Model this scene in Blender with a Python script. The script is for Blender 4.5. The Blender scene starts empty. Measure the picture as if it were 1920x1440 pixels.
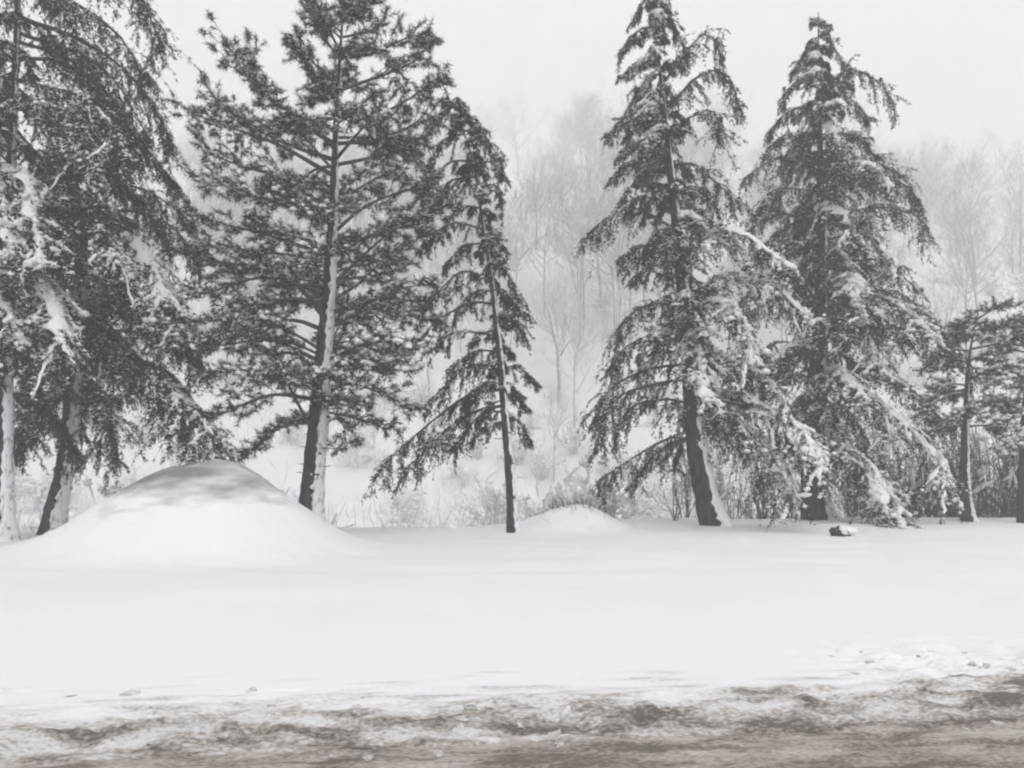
import bpy, math
import numpy as np

rng = np.random.default_rng(11)
scene = bpy.context.scene
COL = scene.collection

# ------------------------------------------------------------------ camera
F_PX, CX, CY, HORIZON = 1478.0, 960.0, 720.0, 880.0
CAM_Z = 1.7
PITCH = math.atan((HORIZON - CY) / F_PX)
cam_data = bpy.data.cameras.new("camera")
cam_data.sensor_width = 36.0
cam_data.lens = 36.0 * F_PX / 1920.0
cam_data.clip_start, cam_data.clip_end = 0.05, 3000.0
cam = bpy.data.objects.new("camera", cam_data)
COL.objects.link(cam)
cam.location = (0, 0, CAM_Z)
cam.rotation_euler = (math.pi / 2 + PITCH, 0, 0)
scene.camera = cam

# ------------------------------------------------------------------ sky, sun, exposure
SUN_EL, SUN_AZ = math.radians(52), math.radians(160)     # azimuth from +Y, clockwise: behind the camera
world = bpy.data.worlds.new("World")
scene.world = world
world.use_nodes = True
wn, wl = world.node_tree.nodes, world.node_tree.links
bg = wn["Background"]
sky = wn.new("ShaderNodeTexSky")
sky.sky_type = 'NISHITA'
sky.sun_disc = False
sky.sun_elevation = SUN_EL
sky.sun_rotation = SUN_AZ
sky.dust_density = 5.0
hs = wn.new("ShaderNodeHueSaturation")
hs.inputs["Saturation"].default_value = 0.08
mx = wn.new("ShaderNodeMixRGB")
mx.inputs[0].default_value = 0.90
mx.inputs[2].default_value = (8.35, 8.33, 8.55, 1)       # closed cloud deck
wl.new(sky.outputs[0], hs.inputs["Color"])
wl.new(hs.outputs[0], mx.inputs[1])
wl.new(mx.outputs[0], bg.inputs["Color"])
bg.inputs["Strength"].default_value = 0.10

sd = bpy.data.lights.new("sun", 'SUN')
sd.energy = 0.7
sd.angle = math.radians(25)
sd.color = (1.0, 0.985, 0.96)
so = bpy.data.objects.new("sun", sd)
COL.objects.link(so)
so.rotation_euler = (math.pi / 2 - SUN_EL, 0, math.pi - SUN_AZ)

vs = scene.view_settings
vs.view_transform = 'Standard'
vs.look = 'None'
vs.exposure = 0.41
vs.gamma = 1.0
vs.use_curve_mapping = False
scene.render.engine = 'CYCLES'
scene.cycles.use_denoising = True
try:
    scene.cycles.denoiser = 'OPENIMAGEDENOISE'
except Exception:
    pass
scene.cycles.max_bounces = 5
scene.cycles.diffuse_bounces = 3
scene.cycles.volume_bounces = 2
scene.cycles.use_adaptive_sampling = True
scene.cycles.adaptive_threshold = 0.05
scene.cycles.adaptive_min_samples = 8
scene.cycles.filter_width = 2.2

# ------------------------------------------------------------------ numeric helpers
def P(px, py, Y):
    """Point at world depth Y on the sight line through photo pixel (px, py)."""
    cx, cy = (px - CX) / F_PX, (CY - py) / F_PX
    c, s = math.cos(PITCH), math.sin(PITCH)
    t = Y / (c - cy * s)
    return np.array([cx * t, Y, CAM_Z + t * (s + cy * c)])

_perm = np.random.default_rng(3).permutation(512)
_ang = np.random.default_rng(4).random(512) * 2 * np.pi
_gx, _gy = np.cos(_ang), np.sin(_ang)
def noise(x, y):
    x, y = np.asarray(x, float), np.asarray(y, float)
    xi, yi = np.floor(x).astype(int), np.floor(y).astype(int)
    xf, yf = x - xi, y - yi
    u, v = xf * xf * xf * (xf * (xf * 6 - 15) + 10), yf * yf * yf * (yf * (yf * 6 - 15) + 10)
    def g(i, j, dx, dy):
        h = _perm[(_perm[i % 512] + j) % 512]
        return _gx[h] * dx + _gy[h] * dy
    a, b = g(xi, yi, xf, yf), g(xi + 1, yi, xf - 1, yf)
    c, d = g(xi, yi + 1, xf, yf - 1), g(xi + 1, yi + 1, xf - 1, yf - 1)
    return ((a + u * (b - a)) * (1 - v) + (c + u * (d - c)) * v) * 1.5
def fbm(x, y, o=4):
    r, a, f = 0, 1, 1
    for i in range(o):
        r = r + a * noise(x * f + 17.3 * i, y * f - 9.1 * i)
        a *= .5
        f *= 2.03
    return r
def sstep(a, b, x):
    t = np.clip((np.asarray(x, float) - a) / (b - a), 0, 1)
    return t * t * (3 - 2 * t)
def unit(v):
    return v / np.maximum(np.linalg.norm(v, axis=-1, keepdims=True), 1e-9)
def spline(pts, n):
    """Catmull-Rom through pts, n samples evenly spaced in length."""
    p = np.asarray(pts, float)
    if len(p) == 2:
        p = np.stack([p[0], p.mean(0), p[1]])
    q = np.vstack([2 * p[0] - p[1], p, 2 * p[-1] - p[-2]])
    out = []
    for i in range(1, len(q) - 2):
        for t in np.linspace(0, 1, 10, endpoint=False):
            a, b, c, d = q[i - 1], q[i], q[i + 1], q[i + 2]
            out.append(.5 * (2 * b + (c - a) * t + (2 * a - 5 * b + 4 * c - d) * t * t + (3 * b - a - 3 * c + d) * t ** 3))
    out.append(p[-1])
    out = np.array(out)
    s = np.r_[0, np.cumsum(np.linalg.norm(np.diff(out, axis=0), axis=1))]
    u = np.linspace(0, s[-1], n)
    return np.stack([np.interp(u, s, out[:, k]) for k in range(3)], 1)

class MB:
    """Collects triangles; build() links them as ONE mesh object."""
    def __init__(self):
        self.v, self.f, self.n = [], [], 0
    def add(self, v, f):
        if len(v) == 0:
            return
        self.v.append(np.asarray(v, np.float32))
        self.f.append(np.asarray(f, np.int64) + self.n)
        self.n += len(v)
    def mesh(self, name, mat, origin=(0, 0, 0), smooth=False):
        v = np.concatenate(self.v) - np.asarray(origin, np.float32)
        f = np.concatenate(self.f).astype(np.int32)
        me = bpy.data.meshes.new(name)
        me.vertices.add(len(v))
        me.vertices.foreach_set("co", v.astype(np.float32).ravel())
        me.loops.add(f.size)
        me.loops.foreach_set("vertex_index", f.ravel())
        me.polygons.add(len(f))
        k = f.shape[1]
        me.polygons.foreach_set("loop_start", np.arange(0, f.size, k, dtype=np.int32))
        me.polygons.foreach_set("loop_total", np.full(len(f), k, np.int32))
        me.polygons.foreach_set("use_smooth", np.full(len(f), smooth, bool))
        me.materials.append(mat)
        me.update(calc_edges=True)
        me.validate()
        return me
    def build(self, name, mat, parent=None, origin=(0, 0, 0), smooth=False):
        if not self.v:
            return None
        o = bpy.data.objects.new(name, self.mesh(name, mat, origin, smooth))
        COL.objects.link(o)
        if parent is not None:
            o.parent = parent
        else:
            o.location = origin
        return o

def tubes(Pl, R, sides):
    """Pl [n,K,3] polylines, R [n,K] radii -> vertices, triangles."""
    n, K, _ = Pl.shape
    T = unit(np.gradient(Pl, axis=1))
    m = np.abs(T[:, :, 2].mean(1)) > .75
    ref = np.where(m[:, None], np.array([[.96, .27, .05]]), np.array([[.05, .08, .99]]))[:, None, :]
    A = unit(np.cross(T, ref))
    B = np.cross(T, A)
    ph = np.arange(sides) / sides * 2 * np.pi
    V = Pl[:, :, None, :] + R[:, :, None, None] * (A[:, :, None, :] * np.cos(ph)[None, None, :, None] + B[:, :, None, :] * np.sin(ph)[None, None, :, None])
    i = np.arange(n)[:, None, None] * K * sides
    k = np.arange(K - 1)[None, :, None] * sides
    s = np.arange(sides)[None, None, :]
    s2 = (s + 1) % sides
    a, b, c, d = i + k + s, i + k + s2, i + k + sides + s2, i + k + sides + s
    Fc = np.concatenate([np.stack([a, b, c], -1).reshape(-1, 3), np.stack([a, c, d], -1).reshape(-1, 3)])
    return V.reshape(-1, 3), Fc

def blades(base, d, ln, wd):
    """thin triangles from base along d."""
    n = len(base)
    sd_ = unit(np.cross(d, rng.normal(size=(n, 3)))) * wd[:, None] * .5
    V = np.stack([base - sd_, base + sd_, base + d * ln[:, None]], 1).reshape(-1, 3)
    return V, np.arange(3 * n).reshape(-1, 3)

_bu, _bv = 6, 3
def blobs(C, S):
    """lumpy ellipsoids: centres C [n,3], radii S [n,3]."""
    n = len(C)
    th = np.linspace(0.12, math.pi - .12, _bv + 1)
    ph = np.arange(_bu) / _bu * 2 * np.pi
    D = np.stack([np.sin(th)[:, None] * np.cos(ph), np.sin(th)[:, None] * np.sin(ph), np.cos(th)[:, None] * np.ones(_bu)], -1).reshape(-1, 3)
    W = 1 + .22 * rng.normal(size=(n, len(D), 1)).clip(-1.5, 1.5)
    V = C[:, None, :] + D[None] * S[:, None, :] * W
    q = []
    for r in range(_bv):
        for s in range(_bu):
            a, b = r * _bu + s, r * _bu + (s + 1) % _bu
            q += [(a, a + _bu, b), (b, a + _bu, b + _bu)]
    top = [(0, s, s + 1) for s in range(1, _bu - 1)]
    o = _bv * _bu
    bot = [(o, o + s + 1, o + s) for s in range(1, _bu - 1)]
    q = np.array(q + top + bot)
    Fc = (np.arange(n)[:, None, None] * len(D) + q[None]).reshape(-1, 3)
    return V.reshape(-1, 3), Fc

# ------------------------------------------------------------------ materials
def mat(name, nodes_fn):
    m = bpy.data.materials.new(name)
    m.use_nodes = True
    nt = m.node_tree
    nodes_fn(nt.nodes, nt.links, nt.nodes["Principled BSDF"])
    return m
def ramp_noise(n, l, scale, c0, c1, lo=.35, hi=.65, detail=5, coord="Object", stretch=None):
    tc = n.new("ShaderNodeTexCoord")
    nz = n.new("ShaderNodeTexNoise")
    nz.inputs["Scale"].default_value = scale
    nz.inputs["Detail"].default_value = detail
    src = tc.outputs[coord]
    if stretch:
        mp = n.new("ShaderNodeMapping")
        mp.inputs["Scale"].default_value = stretch
        l.new(src, mp.inputs["Vector"])
        src = mp.outputs[0]
    l.new(src, nz.inputs["Vector"])
    cr = n.new("ShaderNodeValToRGB")
    cr.color_ramp.elements[0].position, cr.color_ramp.elements[1].position = lo, hi
    cr.color_ramp.elements[0].color, cr.color_ramp.elements[1].color = (*c0, 1), (*c1, 1)
    l.new(nz.outputs["Fac"], cr.inputs[0])
    return nz, cr
def bump(n, l, p, height, strength, dist):
    b = n.new("ShaderNodeBump")
    b.inputs["Strength"].default_value = strength
    b.inputs["Distance"].default_value = dist
    l.new(height, b.inputs["Height"])
    l.new(b.outputs[0], p.inputs["Normal"])
def m_snow(n, l, p):
    nz, cr = ramp_noise(n, l, 2.2, (.82, .825, .84), (.88, .88, .885))
    l.new(cr.outputs[0], p.inputs["Base Color"])
    p.inputs["Roughness"].default_value = .85
    p.inputs["Specular IOR Level"].default_value = .15
    nz2, _ = ramp_noise(n, l, 26, (0, 0, 0), (1, 1, 1))
    bump(n, l, p, nz2.outputs["Fac"], .25, .02)
def m_needle(c0, c1):
    def fn(n, l, p):
        nz, cr = ramp_noise(n, l, 1.6, c0, c1, .3, .7, 3)
        l.new(cr.outputs[0], p.inputs["Base Color"])
        p.inputs["Roughness"].default_value = .7
        p.inputs["Specular IOR Level"].default_value = .2
    return fn
def m_bark(c0, c1, sc=9):
    def fn(n, l, p):
        nz, cr = ramp_noise(n, l, sc, c0, c1, .3, .7, 7, stretch=(1, 1, .3))
        l.new(cr.outputs[0], p.inputs["Base Color"])
        p.inputs["Roughness"].default_value = .95
        p.inputs["Specular IOR Level"].default_value = .1
        bump(n, l, p, nz.outputs["Fac"], .8, .04)
    return fn
def m_frosted_bark(n, l, p):
    # rime and wind-blown snow stick to the windward (+x) and upper faces
    nz, cr = ramp_noise(n, l, 3.0, (.26, .252, .245), (.42, .41, .405), .3, .7, 4)
    g = n.new("ShaderNodeNewGeometry")
    dt = n.new("ShaderNodeVectorMath")
    dt.operation = 'DOT_PRODUCT'
    dt.inputs[1].default_value = (.62, -.25, .75)
    l.new(g.outputs["Normal"], dt.inputs[0])
    nz2, cr2 = ramp_noise(n, l, 5.0, (-.5, -.5, -.5), (.5, .5, .5), .3, .7, 3)
    ad = n.new("ShaderNodeMath")
    ad.operation = 'ADD'
    l.new(dt.outputs["Value"], ad.inputs[0])
    l.new(nz2.outputs["Fac"], ad.inputs[1])
    mr = n.new("ShaderNodeMapRange")
    mr.inputs["From Min"].default_value, mr.inputs["From Max"].default_value = .40, .85
    l.new(ad.outputs[0], mr.inputs["Value"])
    m_ = n.new("ShaderNodeMixRGB")
    m_.inputs[2].default_value = (.82, .82, .84, 1)
    l.new(mr.outputs[0], m_.inputs[0])
    l.new(cr.outputs[0], m_.inputs[1])
    l.new(m_.outputs[0], p.inputs["Base Color"])
    p.inputs["Roughness"].default_value = .95
def m_ground(n, l, p):
    nz, cr = ramp_noise(n, l, .35, (.81, .815, .83), (.87, .87, .88), .3, .7, 6)
    l.new(cr.outputs[0], p.inputs["Base Color"])
    p.inputs["Roughness"].default_value = .85
    p.inputs["Specular IOR Level"].default_value = .15
    nz2, _ = ramp_noise(n, l, 1.3, (0, 0, 0), (1, 1, 1), detail=8, stretch=(.5, 1, 1))
    bump(n, l, p, nz2.outputs["Fac"], .16, .12)
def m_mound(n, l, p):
    # fresh snow; dark crest patch is wind-scoured soil, widened to paint in canopy shade
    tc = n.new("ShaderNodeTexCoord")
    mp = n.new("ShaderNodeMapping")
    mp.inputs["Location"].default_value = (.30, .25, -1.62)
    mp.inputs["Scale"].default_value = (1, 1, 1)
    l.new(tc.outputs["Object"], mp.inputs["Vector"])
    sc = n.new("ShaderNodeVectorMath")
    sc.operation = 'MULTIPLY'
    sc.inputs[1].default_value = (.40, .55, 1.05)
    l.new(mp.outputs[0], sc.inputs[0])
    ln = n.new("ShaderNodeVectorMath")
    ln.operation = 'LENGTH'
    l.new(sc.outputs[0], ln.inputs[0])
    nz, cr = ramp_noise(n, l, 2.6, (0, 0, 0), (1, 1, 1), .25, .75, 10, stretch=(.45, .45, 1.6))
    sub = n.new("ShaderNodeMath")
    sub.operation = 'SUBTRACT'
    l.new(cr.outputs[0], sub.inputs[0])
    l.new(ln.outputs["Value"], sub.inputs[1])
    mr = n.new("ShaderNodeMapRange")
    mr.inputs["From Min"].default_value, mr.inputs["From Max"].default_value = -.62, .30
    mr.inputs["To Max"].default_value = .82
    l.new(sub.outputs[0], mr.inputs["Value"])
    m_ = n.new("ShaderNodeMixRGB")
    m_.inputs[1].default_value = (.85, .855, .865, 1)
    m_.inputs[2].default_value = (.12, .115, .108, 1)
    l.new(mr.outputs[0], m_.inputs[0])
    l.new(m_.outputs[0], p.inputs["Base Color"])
    p.inputs["Roughness"].default_value = .9
    p.inputs["Specular IOR Level"].default_value = .1
    nz2, _ = ramp_noise(n, l, 3, (0, 0, 0), (1, 1, 1), detail=10)
    bump(n, l, p, nz2.outputs["Fac"], .4, .08)
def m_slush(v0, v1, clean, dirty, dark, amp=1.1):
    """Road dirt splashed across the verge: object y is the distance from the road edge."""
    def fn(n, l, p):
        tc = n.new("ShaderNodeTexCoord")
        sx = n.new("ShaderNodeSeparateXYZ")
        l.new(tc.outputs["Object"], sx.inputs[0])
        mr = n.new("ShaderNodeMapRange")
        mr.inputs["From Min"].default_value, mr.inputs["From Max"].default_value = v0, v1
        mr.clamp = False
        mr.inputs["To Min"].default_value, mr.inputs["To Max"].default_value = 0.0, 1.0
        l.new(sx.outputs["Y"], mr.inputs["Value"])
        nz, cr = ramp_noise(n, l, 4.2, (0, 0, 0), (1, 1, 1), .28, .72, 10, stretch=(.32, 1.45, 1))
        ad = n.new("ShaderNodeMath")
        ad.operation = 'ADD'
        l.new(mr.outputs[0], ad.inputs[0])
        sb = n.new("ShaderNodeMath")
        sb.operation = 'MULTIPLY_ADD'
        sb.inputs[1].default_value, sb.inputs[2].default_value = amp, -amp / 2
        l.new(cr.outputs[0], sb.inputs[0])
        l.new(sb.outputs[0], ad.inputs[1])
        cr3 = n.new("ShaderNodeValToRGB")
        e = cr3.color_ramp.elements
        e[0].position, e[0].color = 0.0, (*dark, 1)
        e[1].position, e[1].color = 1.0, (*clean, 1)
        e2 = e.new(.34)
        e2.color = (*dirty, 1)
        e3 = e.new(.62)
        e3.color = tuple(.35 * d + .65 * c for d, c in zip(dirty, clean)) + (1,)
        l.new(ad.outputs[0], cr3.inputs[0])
        l.new(cr3.outputs[0], p.inputs["Base Color"])
        p.inputs["Roughness"].default_value = .75
        p.inputs["Specular IOR Level"].default_value = .25
        nz2, _ = ramp_noise(n, l, 16, (0, 0, 0), (1, 1, 1), detail=12, stretch=(.7, 1.2, 1))
        nz2.inputs["Roughness"].default_value = .7
        b = n.new("ShaderNodeBump")                       # loose and gritty near the road, smooth further out
        b.inputs["Distance"].default_value = .035
        m2 = n.new("ShaderNodeMapRange")
        m2.inputs["From Min"].default_value, m2.inputs["From Max"].default_value = .25, 1.1
        m2.inputs["To Min"].default_value, m2.inputs["To Max"].default_value = .95, .03
        l.new(sx.outputs["Y"], m2.inputs["Value"])
        l.new(m2.outputs[0], b.inputs["Strength"])
        l.new(nz2.outputs["Fac"], b.inputs["Height"])
        l.new(b.outputs[0], p.inputs["Normal"])
        # fine grit speckle
        nz3, cr4 = ramp_noise(n, l, 38, (0, 0, 0), (1, 1, 1), .30, .70, 8, stretch=(.6, 1.2, 1))
        ad2 = n.new("ShaderNodeMath")
        ad2.operation = 'MULTIPLY_ADD'
        ad2.inputs[1].default_value, ad2.inputs[2].default_value = .55, -.275
        l.new(cr4.outputs[0], ad2.inputs[0])
        ad3 = n.new("ShaderNodeMath")
        ad3.operation = 'ADD'
        l.new(ad.outputs[0], ad3.inputs[0])
        l.new(ad2.outputs[0], ad3.inputs[1])
        # the churned, spattered stretch widens along the verge (object x)
        m4 = n.new("ShaderNodeMapRange")
        m4.interpolation_type = 'SMOOTHSTEP'
        m4.inputs["From Min"].default_value, m4.inputs["From Max"].default_value = 2.2, 5.0
        m4.inputs["To Min"].default_value, m4.inputs["To Max"].default_value = 0.0, -.42
        l.new(sx.outputs["X"], m4.inputs["Value"])
        ad4 = n.new("ShaderNodeMath")
        ad4.operation = 'ADD'
        l.new(ad3.outputs[0], ad4.inputs[0])
        l.new(m4.outputs[0], ad4.inputs[1])
        l.new((ad4 if v1 < 2 else ad3).outputs[0], cr3.inputs[0])
    return fn
def m_crust(n, l, p):
    # thin rime on rough bark: the bark shows through in flecks
    nz, cr = ramp_noise(n, l, 11, (.20, .19, .18), (.80, .80, .815), .30, .48, 9, stretch=(1, 1, .4))
    l.new(cr.outputs[0], p.inputs["Base Color"])
    p.inputs["Roughness"].default_value = .9
    p.inputs["Specular IOR Level"].default_value = .1
    bump(n, l, p, nz.outputs["Fac"], .6, .03)
M = {
    "crust": mat("rime_crust", m_crust),
    "snow": mat("snow", m_snow),
    "ground": mat("ground_snow", m_ground),
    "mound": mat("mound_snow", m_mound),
    "cedar": mat("cedar_needles", m_needle((.009, .015, .009), (.028, .040, .025))),
    "pine": mat("pine_needles", m_needle((.011, .017, .010), (.032, .042, .027))),
    "bark": mat("dark_bark", m_bark((.014, .012, .011), (.075, .067, .061))),
    "twig": mat("twig_bark", m_bark((.05, .043, .038), (.10, .088, .08))),
    "brush": mat("brush_twigs", m_bark((.07, .055, .048), (.14, .112, .10))),
    "frosted": mat("frosted_bark", m_frosted_bark),
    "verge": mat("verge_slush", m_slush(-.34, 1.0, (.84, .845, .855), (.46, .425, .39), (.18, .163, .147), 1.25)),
    "road": mat("road_slush", m_slush(-1.7, 3.2, (.66, .62, .58), (.43, .39, .35), (.20, .178, .156), 1.0)),
    "clod": mat("dirty_snow_clod", m_bark((.42, .405, .39), (.80, .795, .79), 2)),
    "rock": mat("rock", m_bark((.03, .03, .03), (.10, .095, .09), 8)),
}

def tag(o, label=None, cat=None, group=None, kind=None):
    if o is None: return None
    if label: o["label"] = label
    if cat: o["category"] = cat
    if group: o["group"] = group
    if kind: o["kind"] = kind
    return o
def empty(name, loc):
    o = bpy.data.objects.new(name, None)
    o.empty_display_size = .3
    COL.objects.link(o)
    o.location = tuple(float(c) for c in loc)
    return o

# ------------------------------------------------------------------ terrain
HILL_Y = 66.0
def terrain(x, y):
    x, y = np.asarray(x, float), np.asarray(y, float)
    ye = 22.6 + 4.9 * sstep(-3.5, 4.0, x) + .5 * noise(x * .16, 3.3)
    z = -1.7 * sstep(ye, ye + 5, y)
    z = z + (.05 * fbm(x * .12, y * .18, 3) + .055 * fbm(x * .22 + 4, y * .6, 4)) * sstep(8, 13, y)
    crest = 46 + 96 * np.exp(-((x - 11) / 55) ** 2)
    q = np.log1p(np.exp((y - HILL_Y) / 4.0)) * 4.0 - math.log1p(math.exp(-20 / 4.0)) * 4
    q = np.maximum(q, 0)
    z = z + crest * (1 - np.exp(-.88 * q / crest))
    z = z + sstep(48, 76, y) * (1.8 * fbm(x * .05, y * .05, 4) + .5 * fbm(x * .3 + 7, y * .3, 3))
    return z
def hit(px, py, y0=10., y1=300.):
    """Where the sight line through a pixel meets the terrain."""
    for Y in np.arange(y0, y1, .25):
        p = P(px, py, Y)
        if p[2] <= terrain(p[0], Y):
            p[2] = terrain(p[0], Y)
            return p
    return None
def ground_z(x, y):
    z = float(terrain(x, y))
    for c, r, h in MOUNDS:
        z = max(z, z + mound_h(x, y, c, r, h))
    return z
def mound_h(x, y, c, r, h):
    d = np.sqrt(((x - c[0]) / (r[0] * np.where(np.asarray(x) > c[0], .86, 1.0))) ** 2 + ((y - c[1]) / r[1]) ** 2)
    return h * np.clip(1 - d * d, 0, 1) ** 3

def grid(xs, ys, zf):
    X, Y = np.meshgrid(xs, ys)
    V = np.stack([X, Y, zf(X, Y)], -1).reshape(-1, 3)
    nx, ny = len(xs), len(ys)
    a = (np.arange(ny - 1)[:, None] * nx + np.arange(nx - 1)[None]).ravel()
    return V, np.stack([a, a + 1, a + nx + 1, a + nx], 1)

# road direction: the verge edge runs slightly away from the camera to the right
def at_ground(px, py, z=0.):
    cx, cy = (px - CX) / F_PX, (CY - py) / F_PX
    c, s = math.cos(PITCH), math.sin(PITCH)
    t = (z - CAM_Z) / (s + cy * c)
    return np.array([cx * t, t * (c - cy * s), z])
E0, E1 = at_ground(0, 1412, -.05), at_ground(1900, 1338, -.05)
RA = math.atan2(E1[1] - E0[1], E1[0] - E0[0])
RO = E0 + (E1 - E0) * .5
def to_road(x, y):
    dx, dy = x - RO[0], y - RO[1]
    return dx * math.cos(RA) + dy * math.sin(RA), -dx * math.sin(RA) + dy * math.cos(RA)

xs = np.r_[-400:-160:8j, -150:-60:24j, -60:-24:19j, -24:24:110j, 24:60:19j, 60:150:24j, 160:400:8j]
ys = np.r_[-45:3:12j, 3.5:9:14j, 9.3:32:100j, 32.5:240:170j, 246:400:14j]
xs, ys = np.unique(np.round(xs, 4)), np.unique(np.round(ys, 4))
def ground_fn(X, Y):
    u, v = to_road(X, Y)
    return terrain(X, Y) - .45 * (1 - sstep(2.2, 3.1, v)) - .004 * (1 - sstep(3.0, 3.8, v))
b = MB()
b.add(*grid(xs, ys, ground_fn))
snow_field = b.build("ground", M["ground"], smooth=True)
tag(snow_field, "smooth snow covered ground running up to the wooded hillside", "ground", kind="structure")

def loc_at(px, py, z=0.):
    return at_ground(px, py, z)
def verge_h(u, v):
    w = v + .10 * fbm(u * .8, 5.1, 3) + .05 * noise(u * 5, 1.7)
    lip = .075 * sstep(-.04, .25, w) + .025 * sstep(.1, .7, w)
    rough = (1 - sstep(.2, 1.0, w + .5 * noise(u * .55, 8.8) + .15 * noise(u * 2.2, 3.8)))
    ch = fbm(u * 3.4 + 3, v * 6.2, 5)
    rg = 1 - 2 * np.abs(noise(u * 5.1 + 11, v * 8.4))
    big = noise(u * 1.5 + 2, v * 2.2)
    rdg = .05 * np.exp(-((w - .30 - .12 * noise(u * .7, 4.4)) / .10) ** 2) * (.6 + noise(u * 2.1, 1.9)) + .035 * np.exp(-((w - .62 - .15 * noise(u * .6, 14.4)) / .08) ** 2) * (.5 + noise(u * 2.7, 7.9))
    z = -.10 + lip + rough * sstep(-.04, .2, w) * (.030 * ch + .020 * rg + .030 * big - .016) + rdg
    # churned patch towards the right
    pr = sstep(2.2, 3.6, u) * np.exp(-((v - 1.4) / .8) ** 2)
    z = z + pr * (.06 * fbm(u * 3.1, v * 5 + 20, 5) + .02 * np.maximum(noise(u * 6, v * 8), 0))
    # scattered dents
    dn = noise(u * 2.2 + 40, v * 3.4)
    z = z - .10 * np.maximum(dn - .62, 0) * sstep(.3, .7, v) * (1 - sstep(1.7, 2.3, v))
    return z - .12 * sstep(.0, -.10, v) + (terrain(*from_road(u, v))) * sstep(2.5, 3.4, v)
def from_road(u, v):
    return RO[0] + u * math.cos(RA) - v * math.sin(RA), RO[1] + u * math.sin(RA) + v * math.cos(RA)
def road_h(u, v):
    return (-.108 + .016 * fbm(u * 2.4, v * 5.2 + 50, 5) + .010 * (1 - 2 * np.abs(noise(u * 3.7, v * 7 + 9)))
            - .018 * np.exp(-((v + .12 + .10 * noise(u * .9, 2.2)) / .09) ** 2) * (.5 + noise(u * 1.3, 6.1)))
us = np.unique(np.round(np.r_[-90:-9:20j, -9:-5.5:30j, -5.5:6.5:400j, 6.5:10:30j, 10:90:20j], 4))
for nm, vs_, fn, mt, lb in (
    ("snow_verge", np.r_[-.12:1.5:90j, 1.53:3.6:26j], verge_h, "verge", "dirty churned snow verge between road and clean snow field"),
    ("road", np.r_[-14:-3.2:10j, -3:-1.0:14j, -.98:.1:56j], road_h, "road", "slush covered brown road edge at the bottom")):
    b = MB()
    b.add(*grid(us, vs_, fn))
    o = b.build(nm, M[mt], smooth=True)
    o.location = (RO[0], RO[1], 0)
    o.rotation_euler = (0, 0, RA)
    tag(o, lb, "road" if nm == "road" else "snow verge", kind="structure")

# mounds
m1c = P(385, 880, 17.2)
MOUNDS = [((m1c[0] + .05, 17.2), (4.95, 4.0), 1.86),
          ((P(1078, 940, 23.5)[0], 23.4), (2.5, 2.2), .68)]
for i, (c, r, h) in enumerate(MOUNDS):
    V, Fc = grid(np.linspace(-1.04, 1.04, 76) * r[0], np.linspace(-1.04, 1.04, 60) * r[1],
                 lambda X, Y: mound_h(X + c[0], Y + c[1], c, r, h) + terrain(X + c[0], Y + c[1])
                 + (.09 * fbm(X * .8 + 3 * i, Y * .8, 3) + .025 * fbm(X * 2.6, Y * 2.6, 3)) * mound_h(X + c[0], Y + c[1], c, r, 1) ** .7 * min(h, 1)
                 - .05 * (np.sqrt((X / r[0]) ** 2 + (Y / r[1]) ** 2) > .985) - .004)
    b = MB()
    b.add(V, Fc)
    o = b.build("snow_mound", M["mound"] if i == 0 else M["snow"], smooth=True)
    o.location = (c[0], c[1], 0)
    tag(o, ("big rounded snow mound with scoured crest and painted shade below the hanging boughs",
            "small low snow mound beside the slim leaning cedar")[i], "mound")

# ------------------------------------------------------------------ conifers
def bough_wood(ax, r0, twP, twR):
    b = MB()
    K = len(ax)
    R = r0 * (1 - .88 * np.linspace(0, 1, K)) + .004
    b.add(*tubes(ax[None, ::2], R[None, ::2], 5))
    if len(twP):
        b.add(*tubes(twP, twR, 3))
    return b

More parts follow.
